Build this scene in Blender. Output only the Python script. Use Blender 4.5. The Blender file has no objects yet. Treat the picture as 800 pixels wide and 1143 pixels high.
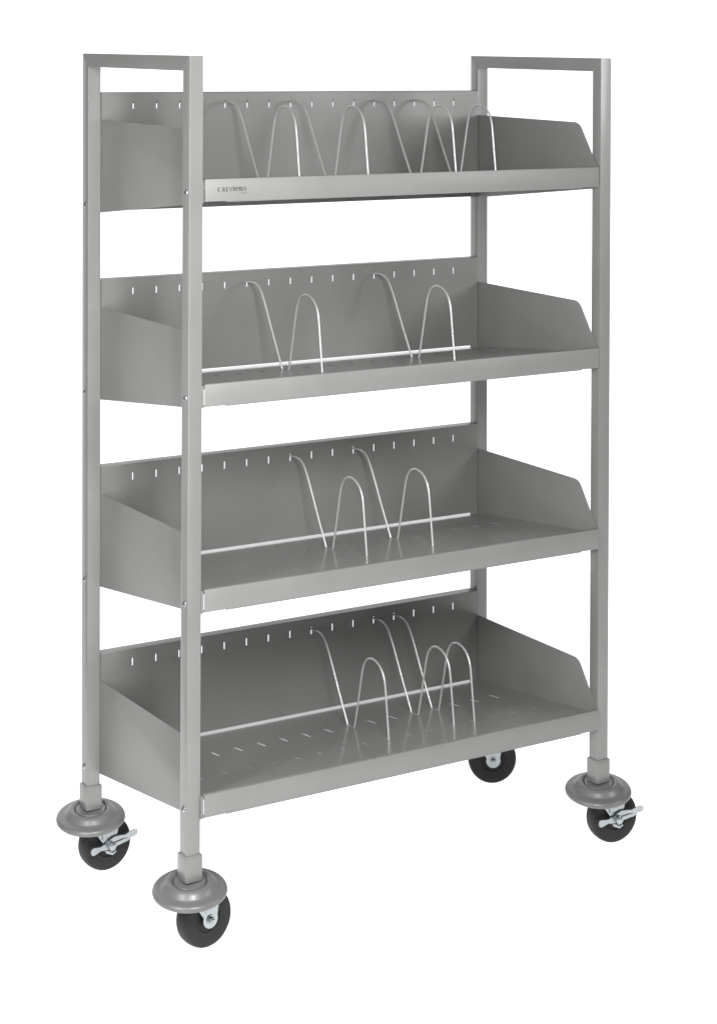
import bpy, bmesh, math, random
from mathutils import Vector, Matrix

# ---------------------------------------------------------------- units: everything is laid out in inches, top of the
# frame at z = 0 and floor at z = FLOOR, then turned into metres with the floor at 0
INCH = 0.0254
FLOOR = -60.0
W, D = 36.125, 16.92
SLEEVE_TOP = -53.47
LEAN, RISE = 0.32, 0.275
LIP0, PITCH = -8.28, 13.76
SLOT_X = [3.56 + 1.934 * k for k in range(16)]

scene = bpy.context.scene
C = scene.collection

def m(p):
    return Vector((p[0] * INCH, p[1] * INCH, (p[2] - FLOOR) * INCH))

# ---------------------------------------------------------------- materials
def new_mat(name):
    mt = bpy.data.materials.new(name); mt.use_nodes = True
    nt = mt.node_tree
    return mt, nt, nt.nodes['Principled BSDF']

def paint(name, col, rough, coat, coat_rough, metallic=0.0, bump=0.05, var=0.05):
    mt, nt, b = new_mat(name)
    tc = nt.nodes.new('ShaderNodeTexCoord')
    n1 = nt.nodes.new('ShaderNodeTexNoise'); n1.inputs['Scale'].default_value = 900; n1.inputs['Detail'].default_value = 2
    n2 = nt.nodes.new('ShaderNodeTexNoise'); n2.inputs['Scale'].default_value = 9; n2.inputs['Detail'].default_value = 4
    nt.links.new(tc.outputs['Object'], n1.inputs['Vector']); nt.links.new(tc.outputs['Object'], n2.inputs['Vector'])
    add = nt.nodes.new('ShaderNodeMath'); add.operation = 'ADD'
    nt.links.new(n1.outputs['Fac'], add.inputs[0]); nt.links.new(n2.outputs['Fac'], add.inputs[1])
    mr = nt.nodes.new('ShaderNodeMapRange')
    mr.inputs['From Min'].default_value = 0.6; mr.inputs['From Max'].default_value = 1.4
    mr.inputs['To Min'].default_value = 1 - var; mr.inputs['To Max'].default_value = 1 + var
    nt.links.new(add.outputs[0], mr.inputs['Value'])
    vm = nt.nodes.new('ShaderNodeVectorMath'); vm.operation = 'SCALE'; vm.inputs[0].default_value = col
    nt.links.new(mr.outputs[0], vm.inputs['Scale']); nt.links.new(vm.outputs[0], b.inputs['Base Color'])
    rr = nt.nodes.new('ShaderNodeMapRange')
    rr.inputs['To Min'].default_value = rough * 0.85; rr.inputs['To Max'].default_value = rough * 1.15
    nt.links.new(n2.outputs['Fac'], rr.inputs['Value']); nt.links.new(rr.outputs[0], b.inputs['Roughness'])
    b.inputs['Metallic'].default_value = metallic
    b.inputs['Coat Weight'].default_value = coat
    b.inputs['Coat Roughness'].default_value = coat_rough
    if bump:
        bp = nt.nodes.new('ShaderNodeBump'); bp.inputs['Strength'].default_value = bump; bp.inputs['Distance'].default_value = 0.0004
        nt.links.new(n1.outputs['Fac'], bp.inputs['Height']); nt.links.new(bp.outputs[0], b.inputs['Normal'])
    return mt

M = {}
M['paint'] = paint('silver_grey_paint', (0.176, 0.176, 0.171), 0.5, 0.04, 0.25, 0.15, 0.05, 0.08)
M['frame_paint'] = paint('satin_silver_grey_paint', (0.172, 0.172, 0.168), 0.42, 0.35, 0.14, 0.15, 0.05, 0.08)
M['shaded_paint'] = paint('shaded_silver_grey_paint', (0.145, 0.145, 0.140), 0.42, 0.15, 0.2, 0.15, 0.05, 0.08)  # same cart paint, darkened: shade inside the shelves put into the colour
M['shelf_paint'] = paint('glossy_silver_grey_paint', (0.178, 0.178, 0.173), 0.34, 0.55, 0.07, 0.15, 0.015)
M['bumper'] = paint('grey_moulded_vinyl', (0.11, 0.109, 0.108), 0.38, 0.1, 0.2, 0.0, 0.06)
M['zinc'] = paint('zinc_plated_steel', (0.34, 0.365, 0.38), 0.26, 0.0, 0.1, 0.85, 0.04, 0.1)
M['wire'] = paint('nickel_plated_wire', (0.47, 0.467, 0.46), 0.40, 0.0, 0.1, 0.5, 0.0, 0.04)
M['rubber'] = paint('black_rubber', (0.013, 0.013, 0.0135), 0.6, 0.0, 0.2, 0.0, 0.08, 0.15)
M['rubber'].node_tree.nodes['Principled BSDF'].inputs['Specular IOR Level'].default_value = 0.3
M['ink'] = paint('dark_ink', (0.012, 0.012, 0.012), 0.5, 0.0, 0.2, 0.0, 0.0, 0.02)
M['ink_grey'] = paint('grey_ink', (0.09, 0.09, 0.09), 0.5, 0.0, 0.2, 0.0, 0.0, 0.02)

def white_sheet():
    # a white sweep with a glow added to stay pure white and shadowless
    mt, nt, b = new_mat('glowing_white_sweep')
    n = nt.nodes.new('ShaderNodeTexNoise'); n.inputs['Scale'].default_value = 3
    r = nt.nodes.new('ShaderNodeMapRange'); r.inputs['To Min'].default_value = 0.58; r.inputs['To Max'].default_value = 0.62
    nt.links.new(n.outputs['Fac'], r.inputs['Value'])
    nt.links.new(r.outputs[0], b.inputs['Base Color'])
    b.inputs['Roughness'].default_value = 0.9
    b.inputs['Specular IOR Level'].default_value = 0.0
    b.inputs['Emission Color'].default_value = (1, 1, 1, 1)
    b.inputs['Emission Strength'].default_value = 0.98
    return mt
M['white'] = white_sheet()

# ---------------------------------------------------------------- helpers
ORIG = {}
def link(name, bm, mat, parent=None, origin=(0, 0, 0), smooth=None, local=False):
    """bm holds inches (frame coordinates, or already local if local=True)"""
    me = bpy.data.meshes.new(name)
    o = Vector(origin)
    for v in bm.verts:
        q = v.co if local else v.co - o
        v.co = q * INCH
    bmesh.ops.recalc_face_normals(bm, faces=bm.faces)
    bm.to_mesh(me); bm.free()
    mats = mat if isinstance(mat, (list, tuple)) else [mat]
    for k in mats: me.materials.append(k)
    ob = bpy.data.objects.new(name, me); C.objects.link(ob)
    w = m(o)
    if parent is not None:
        ob.parent = parent
        ob.location = w - ORIG[parent.name] if not local else o * INCH
        ORIG[ob.name] = w if not local else ORIG[parent.name] + o * INCH
    else:
        ob.location = w; ORIG[ob.name] = w
    if smooth is not None:
        me.polygons.foreach_set('use_smooth', [True] * len(me.polygons))
        me.set_sharp_from_angle(angle=math.radians(smooth))
    return ob

def box(bm, x0, x1, y0, y1, z0, z1, bev=0.0, seg=2):
    r = bmesh.ops.create_cube(bm, size=1.0)
    for v in r['verts']:
        v.co = Vector((x0 + (v.co.x + .5) * (x1 - x0), y0 + (v.co.y + .5) * (y1 - y0), z0 + (v.co.z + .5) * (z1 - z0)))
    if bev:
        es = list({e for v in r['verts'] for e in v.link_edges})
        bmesh.ops.bevel(bm, geom=es, offset=bev, segments=seg, profile=0.5, affect='EDGES', clamp_overlap=True)

def prism(bm, pts, axis, a0, a1, bev=0.0, seg=2):
    """pts: outline in the plane across axis; 'x': (y,z)  'y': (x,z)  'z': (x,y)"""
    def mk(p, a):
        return {'x': (a, p[0], p[1]), 'y': (p[0], a, p[1]), 'z': (p[0], p[1], a)}[axis]
    va = [bm.verts.new(mk(p, a0)) for p in pts]; vb = [bm.verts.new(mk(p, a1)) for p in pts]
    fs = [bm.faces.new(va), bm.faces.new(list(reversed(vb)))]
    n = len(pts)
    for i in range(n):
        fs.append(bm.faces.new((va[i], vb[i], vb[(i + 1) % n], va[(i + 1) % n])))
    bmesh.ops.recalc_face_normals(bm, faces=fs)
    if bev:
        es = [e for f in fs for e in f.edges]
        es = [e for e in set(es) if len(e.link_faces) == 2 and e.calc_face_angle(0) > math.radians(28)]
        bmesh.ops.bevel(bm, geom=es, offset=bev, segments=seg, profile=0.5, affect='EDGES', clamp_overlap=True)

def lathe(bm, prof, axis='z', centre=(0, 0, 0), n=64, closed=True):
    cx, cy, cz = centre
    rings = []
    for r, h in prof:
        if r < 1e-6:
            p = {'z': (cx, cy, cz + h), 'y': (cx, cy + h, cz), 'x': (cx + h, cy, cz)}[axis]
            rings.append([bm.verts.new(p)])
        else:
            ring = []
            for k in range(n):
                a = 2 * math.pi * k / n; u, v = r * math.cos(a), r * math.sin(a)
                p = {'z': (cx + u, cy + v, cz + h), 'y': (cx + u, cy + h, cz + v), 'x': (cx + h, cy + u, cz + v)}[axis]
                ring.append(bm.verts.new(p))
            rings.append(ring)
    idx = range(len(rings) if closed else len(rings) - 1)
    for i in idx:
        A, B = rings[i], rings[(i + 1) % len(rings)]
        if len(A) == 1 and len(B) == 1: continue
        for k in range(n):
            k2 = (k + 1) % n
            if len(A) == 1: bm.faces.new((A[0], B[k], B[k2]))
            elif len(B) == 1: bm.faces.new((A[k], A[k2], B[0]))
            else: bm.faces.new((A[k], A[k2], B[k2], B[k]))

def catmull(pts, sub=6):
    P = [Vector(p) for p in pts]; P = [2 * P[0] - P[1]] + P + [2 * P[-1] - P[-2]]
    out = []
    for i in range(1, len(P) - 2):
        p0, p1, p2, p3 = P[i - 1:i + 3]
        for s in range(sub):
            t = s / sub
            # centripetal-ish damping keeps long straight legs straight
            l = (p2 - p1).length
            m1 = (p2 - p0) / max(((p2 - p1).length + (p1 - p0).length), 1e-6) * l
            m2 = (p3 - p1) / max(((p3 - p2).length + (p2 - p1).length), 1e-6) * l
            out.append((2*t**3-3*t**2+1)*p1 + (t**3-2*t**2+t)*m1 + (-2*t**3+3*t**2)*p2 + (t**3-t**2)*m2)
    out.append(P[-2]); return out

def tube(bm, path, r, n=12):
    path = [Vector(p) for p in path]; rings = []
    for i, p in enumerate(path):
        a = path[max(i - 1, 0)]; b = path[min(i + 1, len(path) - 1)]
        t = (b - a).normalized(); s = Vector((1, 0, 0)); q = t.cross(s).normalized()
        rings.append([bm.verts.new(p + r * (math.cos(2*math.pi*k/n) * s + math.sin(2*math.pi*k/n) * q)) for k in range(n)])
    for A, B in zip(rings, rings[1:]):
        for k in range(n): bm.faces.new((A[k], A[(k+1) % n], B[(k+1) % n], B[k]))
    bm.faces.new(rings[0]); bm.faces.new(list(reversed(rings[-1])))

def perforated(us, vs, skip, f, thick):
    """a sheet of cells on the breakpoints us x vs, without the cells skip(u, v) names; f(u,v) -> point"""
    bm = bmesh.new(); V = {}
    def vert(i, j):
        if (i, j) not in V: V[(i, j)] = bm.verts.new(f(us[i], vs[j]))
        return V[(i, j)]
    for i in range(len(us) - 1):
        for j in range(len(vs) - 1):
            if skip((us[i] + us[i+1]) / 2, (vs[j] + vs[j+1]) / 2): continue
            bm.faces.new((vert(i, j), vert(i+1, j), vert(i+1, j+1), vert(i, j+1)))
    bmesh.ops.recalc_face_normals(bm, faces=bm.faces)
    # thicken: copy the sheet along 'thick' and close every border edge
    faces = list(bm.faces); border = [e for e in bm.edges if len(e.link_faces) == 1]
    T = Vector(thick); dup = {v: bm.verts.new(v.co + T) for v in list(bm.verts)}
    for fc in faces: bm.faces.new([dup[v] for v in reversed(fc.verts)])
    for e in border:
        a, b = e.verts; bm.faces.new((a, b, dup[b], dup[a]))
    return bm

def empty(name, at):
    o = bpy.data.objects.new(name, None); C.objects.link(o); o.empty_display_size = 0.05
    o.location = m(at); ORIG[o.name] = m(at); return o

def tag(o, label=None, cat=None, group=None, kind=None):
    if label: o['label'] = label
    if cat: o['category'] = cat
    if group: o['group'] = group
    if kind: o['kind'] = kind

def copy_tree(o, parent):
    c = o.copy(); C.objects.link(c); c.parent = parent
    for ch in list(o.children): copy_tree(ch, c)
    return c

# ---------------------------------------------------------------- the setting
def build_setting():
    bm = bmesh.new()
    R = 40.0; yb = 95.0; prof = [(-60, 0)]
    prof += [(yb - R, 0)]
    for k in range(1, 13):
        a = math.pi / 2 * k / 12
        prof.append((yb - R + R * math.sin(a), R - R * math.cos(a)))
    prof.append((yb, 150))
    xs = [-26 + 30 * k for k in range(12)]
    V = [[bm.verts.new((x, y, FLOOR + z)) for (y, z) in prof] for x in xs]
    for i in range(len(xs) - 1):
        for j in range(len(prof) - 1):
            bm.faces.new((V[i][j], V[i+1][j], V[i+1][j+1], V[i][j+1]))
    f = link('floor', bm, M['white'], None, (0, 0, FLOOR), smooth=60)
    tag(f, kind='structure')
build_setting()

# ---------------------------------------------------------------- the cart
cart = empty('chart_cart', (W / 2, D / 2, FLOOR))
tag(cart, 'tall silver grey steel cart with four tilted shelves on black caster wheels', 'cart')

def lean(z): return LEAN * z / SLEEVE_TOP

def screw_bm(x, y, z, s):
    bm = bmesh.new()
    lathe(bm, [(0, s*0.10), (0.10, s*0.095), (0.18, s*0.07), (0.235, s*0.015), (0.235, -s*0.03), (0, -s*0.03)], 'x', (x, y, z), n=20, closed=False)
    return bm

def recess_bm(x, y, z, s):
    return None

def build_frame(x0, outer):
    x1 = x0 + 1
    bm = bmesh.new()
    zb = SLEEVE_TOP - 0.9
    # front post, rear post and top rail, mitred at the corners
    def bar(outline):
        prism(bm, outline, 'x', x0, x1)
    bar([(0, 0), (lean(zb), zb), (1 + lean(zb), zb), (1, -1)])
    bar([(D, RISE), (D - 1, RISE - 1), (D - 1, zb), (D, zb)])
    bar([(0, 0), (1, -1), (D - 1, RISE - 1), (D, RISE)])
    corners = [Vector(p) for p in ((0, 0), (1, -1), (D - 1, RISE - 1), (D, RISE))]
    def at_corner(v): return any((Vector((v.co.y, v.co.z)) - c).length < 1e-4 for c in corners)
    mit = [e for e in bm.edges if all(at_corner(v) for v in e.verts) and abs(e.verts[0].co.x - e.verts[1].co.x) < 1e-5 and e.calc_length() < 1.6]
    bmesh.ops.bevel(bm, geom=mit, offset=0.022, segments=1, affect='EDGES', clamp_overlap=True)
    lon = [e for e in bm.edges if len(e.link_faces) == 2 and abs(e.verts[0].co.x - e.verts[1].co.x) < 1e-5 and e.calc_length() > 3 and e.calc_face_angle(0) > 1.2]
    bmesh.ops.bevel(bm, geom=lon, offset=0.10, segments=3, profile=0.5, affect='EDGES', clamp_overlap=True)
    fr = link('end_frame', bm, M['frame_paint'], cart, (x0 + .5, D / 2, zb), smooth=25)
    # square sleeves that carry the caster stems
    for y in (0.5 + lean(SLEEVE_TOP), D - 0.5):
        b = bmesh.new()
        x = x0 + .5; h = 0.63
        prism(b, [(x-h, y-h), (x+h, y-h), (x+h, y+h), (x-h, y+h)], 'z', SLEEVE_TOP - 1.78, SLEEVE_TOP, bev=0.06)
        link('caster_sleeve', b, M['frame_paint'], fr, (x, y, SLEEVE_TOP - 1.78), smooth=25)
    if outer:
        for i in range(4):
            zl = LIP0 - PITCH * i
            for y, z in ((0.5 + lean(zl), zl - 0.86), (D - 0.5, zl - 2.54)):
                b = screw_bm(x0, y, z, -1)
                sc = link('screw', b, M['zinc'], fr, (x0, y, z), smooth=40)
                b = bmesh.new()
                box(b, x0 - 0.108, x0 - 0.088, y - 0.11, y + 0.11, z - 0.026, z + 0.026)
                box(b, x0 - 0.1085, x0 - 0.0875, y - 0.026, y + 0.026, z - 0.11, z + 0.11)
                bm2 = b
                for v in bm2.verts: pass
                me = bpy.data.meshes.new('cross_recess')
                for v in bm2.verts: v.co = (v.co - Vector((x0, y, z))) * INCH
                bm2.to_mesh(me); bm2.free(); me.materials.append(M['ink'])
                # the recess belongs to the screw's own mesh
                tmp = bmesh.new(); tmp.from_mesh(sc.data); nf = len(tmp.faces); tmp.from_mesh(me)
                tmp.faces.ensure_lookup_table()
                for k in range(nf, len(tmp.faces)): tmp.faces[k].material_index = 1
                tmp.to_mesh(sc.data); tmp.free(); sc.data.materials.append(M['ink']); bpy.data.meshes.remove(me)
    return fr

build_frame(0.0, True)
build_frame(W - 1, False)

# ---- one shelf: pan with slots; lip, back panel and two side panels are its sub-parts
def shelf_z(y): return -0.27 - 0.09 * (y - 0.1)

XL0, XR0 = 1.008, W - 1.012
def build_shelf(zl):
    xs = sorted({XL0 + .06, 1.75, XR0 - .64, XR0 - .06} | {s + d for s in SLOT_X for d in (-0.068, -0.045, 0.045, 0.068)})
    ys = [0.42, 4.60, 5.32, 9.42, 10.72, 15.80, 15.885, 16.75]
    def skip(u, v):
        if 4.60 < v < 5.32: return any(abs(u - s) < 0.045 for s in SLOT_X)
        if 15.8 < v < 15.885 and (u < 1.75 or u > XR0 - .64): return True
        if 9.42 < v < 10.72:
            return any(abs(u - s) < 0.066 for s in SLOT_X)
        return False
    bm = perforated(xs, ys, skip, lambda u, v: (u, v, zl + shelf_z(v)), (0, 0, -0.06))
    box(bm, XL0 + .07, XR0 - .07, 16.752, 16.81, zl - 3.12, zl + shelf_z(16.75))
    n0 = len(bm.faces)
    for q in SLOT_X:
        box(bm, q + .069, q + .092, 9.85, 10.30, zl + shelf_z(10.07) - .03, zl + shelf_z(10.07) + .028, bev=0.008)
        box(bm, q + .046, q + .064, 4.80, 5.05, zl + shelf_z(4.92) - .03, zl + shelf_z(4.92) + .016, bev=0.005)
    bm.faces.ensure_lookup_table()
    for k in range(n0, len(bm.faces)): bm.faces[k].material_index = 1
    sh = link('shelf', bm, [M['shelf_paint'], M['zinc']], cart, (W / 2, 8, zl + shelf_z(8)), smooth=20)

    # front lip: folded channel, with the short stiffening hem along its bottom
    bm = bmesh.new()
    prism(bm, [(0.10, -1.50), (0.10, 0.0), (0.46, 0.0), (0.46, -0.245), (0.40, -0.245), (0.40, -0.06), (0.16, -0.06), (0.16, -1.44), (0.55, -1.44), (0.55, -1.50)],
          'x', 1.20, XR0 - 0.10, bev=0.022)
    for v in bm.verts: v.co.z += zl
    box(bm, 2.9, 33.4, 0.14, 0.60, zl - 1.56, zl - 1.502)
    lip = link('front_lip', bm, M['paint'], sh, (W / 2, 0.1, zl), smooth=30)

    # back panel: channel folded back along its top, row of keyhole slots for the dividers
    xs = sorted({1.015, XR0 - .115} | {s + d for s in SLOT_X for d in (-0.05, 0.05)})
    zs = [-1.545, 4.46, 5.02, 5.64]
    def skip2(u, v): return 4.46 < v < 5.02 and any(abs(u - s) < 0.045 for s in SLOT_X)
    bm = perforated(xs, zs, skip2, lambda u, v: (u, 15.74, zl + v), (0, 0.06, 0))
    prism(bm, [(15.742, 5.642), (15.76, 5.70), (16.75, 5.70), (16.75, 4.85), (16.69, 4.85), (16.69, 5.645)], 'x', 1.015, XR0 - .115, bev=0.012)
    for v in bm.verts[-0:]: pass
    for v in bm.verts:
        if v.co.z > -2 and v.co.z < 8 and v.co.y > 0 and v.co.z > 4.7 and v.co.z < 5.8 and zl < -6: v.co.z += zl
    for a, b in ((1.015, 1.06), (XR0 - .16, XR0 - .115)): box(bm, a, b, 15.802, 16.68, zl + 3.66, zl + 5.64)
    link('back_panel', bm, M['shaded_paint'], sh, (W / 2, 15.77, zl - 1.5), smooth=20)

    # side panels: sloping bottom, rounded front shoulder, thin returns at front and rear
    out = [(16.86, -3.25), (0.30, -1.62), (0.30, -0.02), (0.40, 0.02)]
    a, b, c = Vector((0.40, 0.02)), Vector((2.56, 3.35)), Vector((16.86, 3.70))
    t = 0.6; d1 = (a - b).normalized(); d2 = (c - b).normalized()
    p0, p2 = b + d1 * t, b + d2 * t
    for k in range(9):
        s = k / 8; q = (1-s)**2 * p0 + 2*s*(1-s) * b + s*s * p2; out.append((q.x, q.y))
    out.append((16.86, 3.70))
    for x0, x1, fx0, fx1, rx0, rx1 in ((XL0, XL0 + .06, XL0, XL0 + .165, XL0 + .062, XL0 + .62), (XR0 - .06, XR0, XR0 - .09, XR0, XR0 - .62, XR0 - .062)):
        bm = bmesh.new()
        prism(bm, out, 'x', x0, x1, bev=0.015)
        box(bm, fx0, fx1, 0.17, 0.298, -1.56, -0.06, bev=0.015)
        box(bm, rx0, rx1, 15.812, 15.868, -3.10, 3.60)
        for v in bm.verts: v.co.z += zl
        link('side_panel', bm, M['paint'], sh, (x0, 8, zl - 3), smooth=25)
    return sh, lip

shelf0, lip0 = build_shelf(LIP0)
shelves = [shelf0]
for i in (1, 2, 3):
    s = copy_tree(shelf0, cart)
    s.location.z = shelf0.location.z - PITCH * i * INCH
    shelves.append(s)
for s, t in zip(shelves, ('topmost shelf, its front lip carrying a dark printed name', 'second shelf from the top', 'third shelf from the top', 'bottom shelf')):
    s['label'] = t

# ---- the printed name on the top lip: serif letters drawn as strokes (unit = x-height)
def arc(cx, cy, rx, ry, a0, a1, w0, w1, n=14):
    o = []
    for k in range(n + 1):
        t = k / n; a = math.radians(a0 + (a1 - a0) * t)
        # thick on the sides, thin at top and bottom, like a broad pen
        th = w1 + (w0 - w1) * abs(math.cos(a)) ** 1.3
        o.append((cx + rx * math.cos(a), cy + ry * math.sin(a), th))
    return o
T, H = 0.25, 0.10
def serif(x, y, w=0.34): return [(x - w/2, y, H), (x + w/2, y, H)]
LET = {
 'c': (0.86, [arc(.44, .5, .34, .44, 55, 305, T, H), [(.62, .84, .13), (.70, .76, .13)]]),
 'a': (0.90, [[(.60, .62, T), (.60, .10, T), (.70, .03, H), (.86, .08, H)], arc(.38, .66, .23, .29, 0, 160, T, H), [(.17, .72, .14), (.20, .70, .14)],
              [(.58, .56, H), (.30, .46, .1), (.16, .30, T), (.22, .08, .13), (.40, .04, .1), (.58, .18, H)]]),
 'r': (0.74, [[(.24, .94, T), (.24, .03, T)], serif(.26, .035, .44), [(.08, .92, H), (.24, .96, H)], [(.28, .70, H), (.44, .92, .1), (.60, .90, .16)]]),
 's': (0.72, [[(.56, .70, H), (.54, .90, .07), (.36, .96, .09), (.18, .84, .14), (.22, .62, .17), (.42, .48, .2), (.56, .32, .17), (.54, .12, .13), (.36, .03, .09), (.16, .08, .08), (.12, .30, H)]]),
 't': (0.62, [[(.28, 1.28, .1), (.28, .90, T), (.28, .18, T), (.36, .04, .1), (.54, .08, H)], [(.06, .93, H), (.54, .93, H)]]),
 'e': (0.84, [arc(.42, .5, .33, .45, 2, 310, T, H), [(.12, .54, H), (.74, .54, H)]]),
 'n': (1.02, [[(.24, .94, T), (.24, .03, T)], serif(.25, .035, .42), [(.06, .92, H), (.24, .96, H)], [(.28, .72, H), (.46, .93, .1), (.64, .90, .15), (.74, .72, T), (.74, .03, T)], serif(.76, .035, .42)]),
 'h': (0.80, [[(.20, 1.5, .13), (.12, .03, .13)], [(.16, .62, .09), (.42, .94, .1), (.58, .80, .13), (.54, .04, .13), (.68, .10, .09)]]),
 'l': (0.42, [[(.24, 1.5, .13), (.16, .12, .13), (.32, .06, .09)]]),
}
def stroke(bm, pts, X, Z, s, y, wide=1.0):
    P = [Vector((p[0] * wide, p[1])) for p in pts]
    L, R = [], []
    for i, p in enumerate(P):
        d = (P[min(i + 1, len(P) - 1)] - P[max(i - 1, 0)]).normalized(); n = Vector((-d.y, d.x)) * pts[i][2] / 2
        for lst, q in ((L, p + n), (R, p - n)): lst.append(bm.verts.new((X + q.x * s, y, Z + q.y * s)))
    for i in range(len(P) - 1): bm.faces.new((L[i], L[i+1], R[i+1], R[i]))

def build_name():
    bm = bmesh.new(); y = 0.1; z0 = LIP0 - 0.845; s = 0.275; x = 2.14; k = 0
    total = sum(LET[c][0] for c in 'carstens'); adv = 2.26 / (total * s)
    for ch in 'carstens':
        w, st = LET[ch]
        for p in st:
            k += 1; stroke(bm, p, x, z0, s, y - 0.004 - 0.0004 * k, adv)
        x += w * s * adv
    for f in bm.faces: f.material_index = 0
    n0 = len(bm.faces)
    x = 3.86; s2 = 0.088
    for ch in 'health':
        w, st = LET[ch]
        for p in st:
            k += 1; stroke(bm, p, x, z0 - 0.20, s2, y - 0.004 - 0.0004 * k, 1.5)
        x += w * s2 * 1.55
    bm.faces.ensure_lookup_table()
    for i in range(n0, len(bm.faces)): bm.faces[i].material_index = 1
    link('printed_name', bm, [M['ink'], M['ink_grey']], shelf0, (3, 0.1, z0))
build_name()

# ---------------------------------------------------------------- casters
def build_caster():
    # local inches: stem at x=y=0, floor z=0, wheel trails towards +x, shown face towards -y
    TR = 1.15
    bm = bmesh.new()
    lathe(bm, [(0, 4.20), (0.95, 4.20), (1.0, 4.14), (1.0, 4.1), (0.7, 4.06), (0, 4.06)], 'z', n=32, closed=False)
    for s in (-1, 1):
        y0, y1 = (s * 0.72, s * 0.80)
        pts = [(-0.7, 4.0), (2.05, 4.0)]
        for k in range(13):
            a = math.radians(20 - 220 * k / 12); pts.append((TR + 0.60 * math.cos(a), 2.0 + 0.60 * math.sin(a)))
        prism(bm, [(p[0], p[1]) for p in pts], 'y', min(y0, y1), max(y0, y1), bev=0.02)
        # pressed stiffening rib and hub boss
        prism(bm, [(0.42, 3.5), (0.62, 3.5), (0.86, 2.55), (0.74, 2.5)], 'y', min(s*0.80, s*0.86), max(s*0.80, s*0.86), bev=0.02)
    box(bm, -0.7, 2.05, -0.80, 0.80, 4.005, 4.06, bev=0.02)
    fork = link('caster', bm, M['zinc'], None, (0, 0, 0), smooth=35, local=True)
    fork.location = (0, 0, 0); ORIG[fork.name] = Vector((0, 0, 0))
    # wheel
    half = [(0.30, 0.66), (0.42, 0.66), (0.44, 0.50), (0.92, 0.50), (0.98, 0.57), (1.10, 0.585), (1.15, 0.572), (1.20, 0.588), (1.74, 0.60), (1.88, 0.55), (1.96, 0.42), (1.99, 0.22), (2.0, 0.0)]
    prof = half + [(r, -h) for r, h in reversed(half[:-1])]
    bm = bmesh.new(); lathe(bm, prof, 'y', (TR, 0, 2.0), n=72, closed=True)
    link('wheel', bm, M['rubber'], fork, (0, 0, 0), smooth=30, local=True)
    # axle nut and bolt
    bm = bmesh.new()
    hexa = [(TR + 0.24 * math.cos(math.pi/3*k + .3), 2.0 + 0.24 * math.sin(math.pi/3*k + .3)) for k in range(6)]
    prism(bm, hexa, 'y', -1.06, -0.86, bev=0.02)
    lathe(bm, [(0, -1.18), (0.11, -1.18), (0.13, -1.15), (0.13, 0.95), (0, 0.95)], 'y', (TR, 0, 2.0), n=20, closed=False)
    lathe(bm, [(0, -0.865), (0.34, -0.865), (0.34, -0.805), (0, -0.805)], 'y', (TR, 0, 2.0), n=28, closed=False)
    link('axle_nut', bm, M['zinc'], fork, (0, 0, 0), smooth=35, local=True)
    # ring-shaped grey bumper
    prof = [(0.0, 4.74), (1.06, 4.74), (1.10, 4.68), (1.13, 4.58), (1.16, 4.68), (1.22, 4.77), (1.38, 4.79), (1.52, 4.74), (1.68, 4.60), (1.82, 4.43), (1.92, 4.345), (2.02, 4.315),
            (2.18, 4.30), (2.33, 4.265), (2.43, 4.22), (2.50, 4.13), (2.53, 4.03), (2.525, 3.94), (2.47, 3.87), (2.36, 3.87), (2.25, 3.96), (2.1, 4.12), (1.5, 4.16), (0.0, 4.16)]
    bm = bmesh.new(); lathe(bm, [(r, z - 4.3) for r, z in prof], 'z', n=96, closed=False)
    link('bumper', bm, M['bumper'], fork, (0, 0, 4.3), smooth=50, local=True)
    return fork, TR

def paddle(pts_w):
    """outline of a flat bar along pts with half widths"""
    P = [Vector((p[0], p[1])) for p in pts_w]; L, R = [], []
    for i, p in enumerate(P):
        d = (P[min(i + 1, len(P) - 1)] - P[max(i - 1, 0)]).normalized(); n = Vector((-d.y, d.x)) * pts_w[i][2]
        L.append(p + n); R.append(p - n)
    return [(q.x, q.y) for q in L + R[::-1]]

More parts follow.
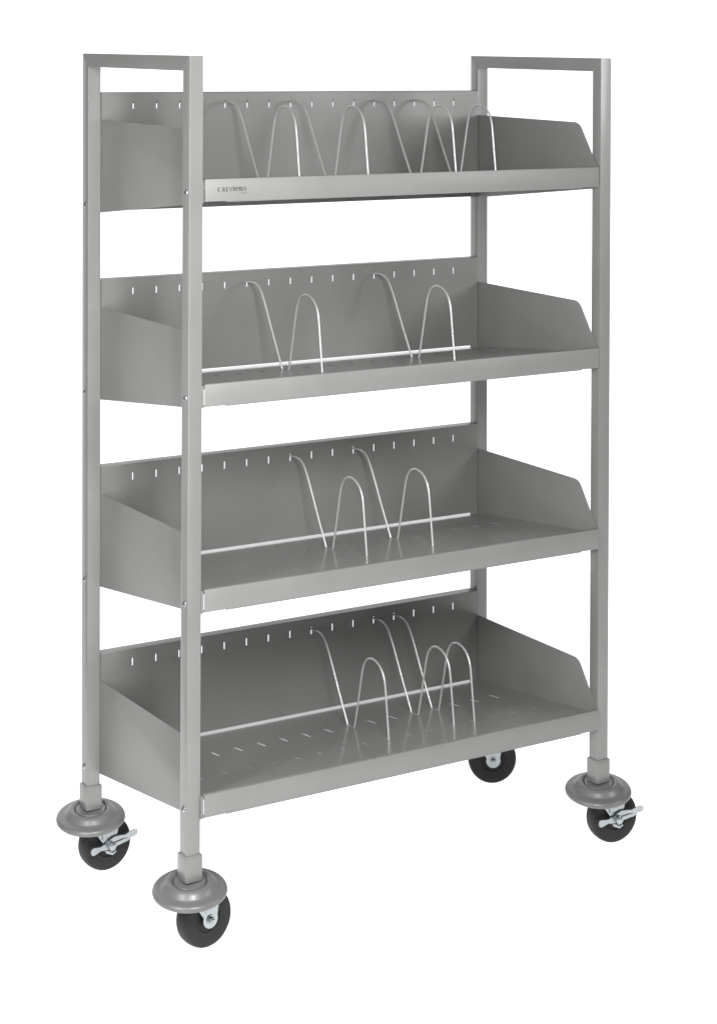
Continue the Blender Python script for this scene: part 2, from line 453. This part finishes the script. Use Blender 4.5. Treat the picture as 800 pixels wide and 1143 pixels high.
def build_brake(fork, TR):
    def strap(pts, y0, y1, bend):
        b = bmesh.new()
        P = [Vector((p[0], p[1])) for p in pts]
        rows = []
        for i, p in enumerate(P):
            d = (P[min(i + 1, len(P) - 1)] - P[max(i - 1, 0)]).normalized(); n = Vector((-d.y, d.x)) * pts[i][2] * 1.2
            yb = bend[i]
            rows.append([b.verts.new((TR + q.x, yy, 2.0 + q.y)) for q, yy in ((p + n, y0 + yb), (p - n, y0 + yb), (p - n, y1 + yb), (p + n, y1 + yb))])
        for A, B in zip(rows, rows[1:]):
            for k in range(4): b.faces.new((A[k], A[(k+1) % 4], B[(k+1) % 4], B[k]))
        b.faces.new(rows[0]); b.faces.new(rows[-1][::-1])
        bmesh.ops.recalc_face_normals(b, faces=b.faces)
        es = [e for e in b.edges if e.calc_face_angle(0) > 0.9]
        bmesh.ops.bevel(b, geom=es, offset=0.02, segments=2, affect='EDGES', clamp_overlap=True)
        return b
    me_all = bmesh.new()
    def add(b):
        me = bpy.data.meshes.new('t'); b.to_mesh(me); b.free(); me_all.from_mesh(me); bpy.data.meshes.remove(me)
    # upper pedal towards the back, widening to a petal
    add(strap([(-0.15, 0.16, .2), (0.35, 0.30, .24), (0.8, 0.36, .2), (1.15, 0.42, .13), (1.5, 0.52, .19), (1.85, 0.60, .22), (2.08, 0.62, .16), (2.15, 0.62, .07)], -1.0, -0.92, [0, 0, -.02, -.08, -.16, -.2, -.2, -.2]))
    # second, lower finger
    add(strap([(0.1, -0.02, .13), (0.6, 0.08, .12), (0.95, 0.16, .11), (1.3, 0.20, .10), (1.62, 0.28, .07)], -1.1, -1.03, [0, -.02, -.04, -.04, 0]))
    # short pedal towards the front
    add(strap([(0.1, 0.02, .22), (-0.45, -0.04, .2), (-0.85, -0.06, .13), (-1.2, -0.08, .18), (-1.5, -0.08, .24), (-1.68, -0.08, .20), (-1.74, -0.08, .1)], -1.0, -0.92, [0, 0, -.04, -.14, -.2, -.2, -.2]))
    # cam housing, boss and spring clip
    b = bmesh.new(); lathe(b, [(0, -1.36), (0.20, -1.36), (0.29, -1.30), (0.31, -1.2), (0.31, -0.9), (0, -0.9)], 'y', (TR, 0, 2.0), n=28, closed=False); add(b)
    b = bmesh.new(); prism(b, [(TR - .5, 1.72), (TR - .42, 1.52), (TR + .1, 1.28), (TR + .42, 1.46), (TR + .40, 1.6), (TR + .08, 1.46), (TR - .2, 1.66)], 'y', -1.05, -0.90, bev=0.02); add(b)
    b = bmesh.new(); prism(b, [(TR - .62, 2.45), (TR - .5, 2.5), (TR + .5, 3.0), (TR + .46, 3.1), (TR - .2, 2.95), (TR - .6, 3.2), (TR - .7, 3.15)], 'y', -0.93, -0.84, bev=0.02); add(b)
    return link('brake_lever', me_all, M['zinc'], fork, (0, 0, 0), smooth=35, local=True)

def place_caster(c, x, y, deg):
    c.parent = cart
    c.location = m((x, y, FLOOR)) - ORIG[cart.name]
    c.rotation_euler = (0, 0, math.radians(deg))
    # the soft bumper rings sag a little towards the front left on their stems
    d = Vector((-0.52, -0.85, 0)).normalized(); d.rotate(Matrix.Rotation(-math.radians(deg), 3, 'Z'))
    for ch in c.children:
        if ch.name.startswith('bumper'):
            ch.rotation_euler = Matrix.Rotation(math.radians(10.0), 3, Vector((0, 0, 1)).cross(d)).to_euler()

yF, yR = 0.5 + LEAN, D - 0.5
plain, TR = build_caster()
braked = copy_tree(plain, cart)
build_brake(braked, TR) if False else None
place_caster(plain, 0.5, yF, 8)
rear_plain = copy_tree(plain, cart); place_caster(rear_plain, W - .5, yR, -28)
ORIG[braked.name] = Vector((0, 0, 0))
build_brake(braked, TR)
place_caster(braked, 0.5, yR, 4)
braked2 = copy_tree(braked, cart); place_caster(braked2, W - .5, yF, -10)
braked['label'] = 'caster with a zinc brake lever under the rear left post'
braked2['label'] = 'caster with a zinc brake lever under the front right post'

# ---------------------------------------------------------------- wire dividers: things of their own, hooked into slots
def build_divider():
    rear = [(16.02, 4.55), (16.03, 4.75), (15.95, 4.86), (15.6, 4.88), (14.9, 4.89), (14.45, 4.84), (14.05, 4.70), (13.65, 4.40), (13.35, 4.0), (13.0, 3.45), (11.7, 1.07), (10.50, -1.03)]
    foot = [(10.43, -1.18), (10.30, -1.255), (10.0, -1.235), (9.65, -1.20), (9.52, -1.13)]
    hoop = [(9.44, -1.0), (8.90, 1.25), (8.38, 3.45), (8.10, 4.08), (7.66, 4.50), (7.05, 4.67), (6.45, 4.58), (5.92, 4.30), (5.52, 3.82), (5.30, 3.2), (5.06, 1.5), (4.76, -0.78), (4.75, -0.98)]
    bm = bmesh.new()
    path = catmull([(0, y, z) for y, z in rear + foot + hoop], 6)
    tube(bm, path, 0.078)
    return link('chart_divider', bm, M['wire'], None, (0, 16.0, 4.5), smooth=60)

KS = [(4, 7, 11, 13), (5, 11), (7, 10), (8, 11, 12)]
LAB = [['wire divider furthest left on the top shelf, beside the printed name', 'second wire divider from the left on the top shelf',
        'third wire divider from the left on the top shelf, overlapping the last one', 'rightmost wire divider on the top shelf, its hoop before the rear post'],
       ['left one of two wire dividers on the second shelf from the top', 'right one of two wire dividers on the second shelf from the top'],
       ['left one of two wire dividers on the third shelf from the top', 'right one of two wire dividers on the third shelf from the top'],
       ['wire divider standing alone at the left on the bottom shelf', 'middle one of three wire dividers on the bottom shelf', 'rightmost wire divider on the bottom shelf']]
TURN = [(0.3, 0.6, 1.2, 0.3), (0.2, 0.5), (0.1, 0.4), (0.2, 0.5, 0.3)]   # each hangs a little differently
proto = None
for i in range(4):
    zl = LIP0 - PITCH * i
    for j, k in enumerate(KS[i]):
        if proto is None: o = proto = build_divider()
        else: o = proto.copy(); C.objects.link(o)
        o.location = m((SLOT_X[k], 16.0, zl + 4.5))
        o.rotation_euler = (0, 0, math.radians(TURN[i][j]))
        tag(o, LAB[i][j], 'divider', 'wire dividers hooked into the cart shelves')

# ---------------------------------------------------------------- light: soft boxes of a studio, dim surround
world = bpy.data.worlds.new('World'); scene.world = world; world.use_nodes = True
bg = world.node_tree.nodes['Background']; bg.inputs[0].default_value = (1, 1, 1, 1); bg.inputs[1].default_value = 0.12

def area(name, at, target, sx, sy, power):
    l = bpy.data.lights.new(name, 'AREA'); l.shape = 'RECTANGLE'; l.size = sx * INCH; l.size_y = sy * INCH; l.energy = power
    o = bpy.data.objects.new(name, l); C.objects.link(o); o.location = m(at)
    o.rotation_euler = (m(target) - m(at)).to_track_quat('-Z', 'Y').to_euler()
    return o
area('key_softbox', (-14, -58, 3), (8, 0, -32), 13, 20, 51)
area('left_softbox', (-36, -18, -20), (-20, 30, -26), 16, 50, 32)
area('fill_softbox', (76, -60, 3), (24, 6, -32), 24, 24, 18)

# ---------------------------------------------------------------- camera
cam_d = bpy.data.cameras.new('camera'); cam = bpy.data.objects.new('camera', cam_d); C.objects.link(cam)
yaw, pitch, roll = 0.56774922, 0.0, 0.0014436
f_px, px, py = 2248.3113, 400.0, 79.298
cy, sy, cp, sp = math.cos(yaw), math.sin(yaw), math.cos(pitch), math.sin(pitch)
fwd = Vector((sy * cp, cy * cp, sp)); r = Vector((cy, -sy, 0)); u = r.cross(fwd)
r2 = math.cos(roll) * r + math.sin(roll) * u; u2 = -math.sin(roll) * r + math.cos(roll) * u
rot = Matrix((r2, u2, -fwd)).transposed()
cam.matrix_world = Matrix.Translation(m((-62.62891, -119.02876, -1.03327))) @ rot.to_4x4()
cam_d.sensor_fit = 'HORIZONTAL'; cam_d.sensor_width = 36.0
S_FIT = 1024 / 716 / (1143 / 800)
cam_d.lens = f_px / 800 * 36
cam_d.shift_x = (400 - px) / 800
cam_d.shift_y = -(571.5 - py) / 800
cam_d.sensor_fit = 'HORIZONTAL'
cam_d.clip_start = 0.05; cam_d.clip_end = 100
scene.camera = cam

scene.view_settings.view_transform = 'Standard'; scene.view_settings.look = 'None'
scene.view_settings.exposure = 0; scene.view_settings.gamma = 1
scene.render.resolution_x = 716; scene.render.resolution_y = 1024
scene.cycles.max_bounces = 10
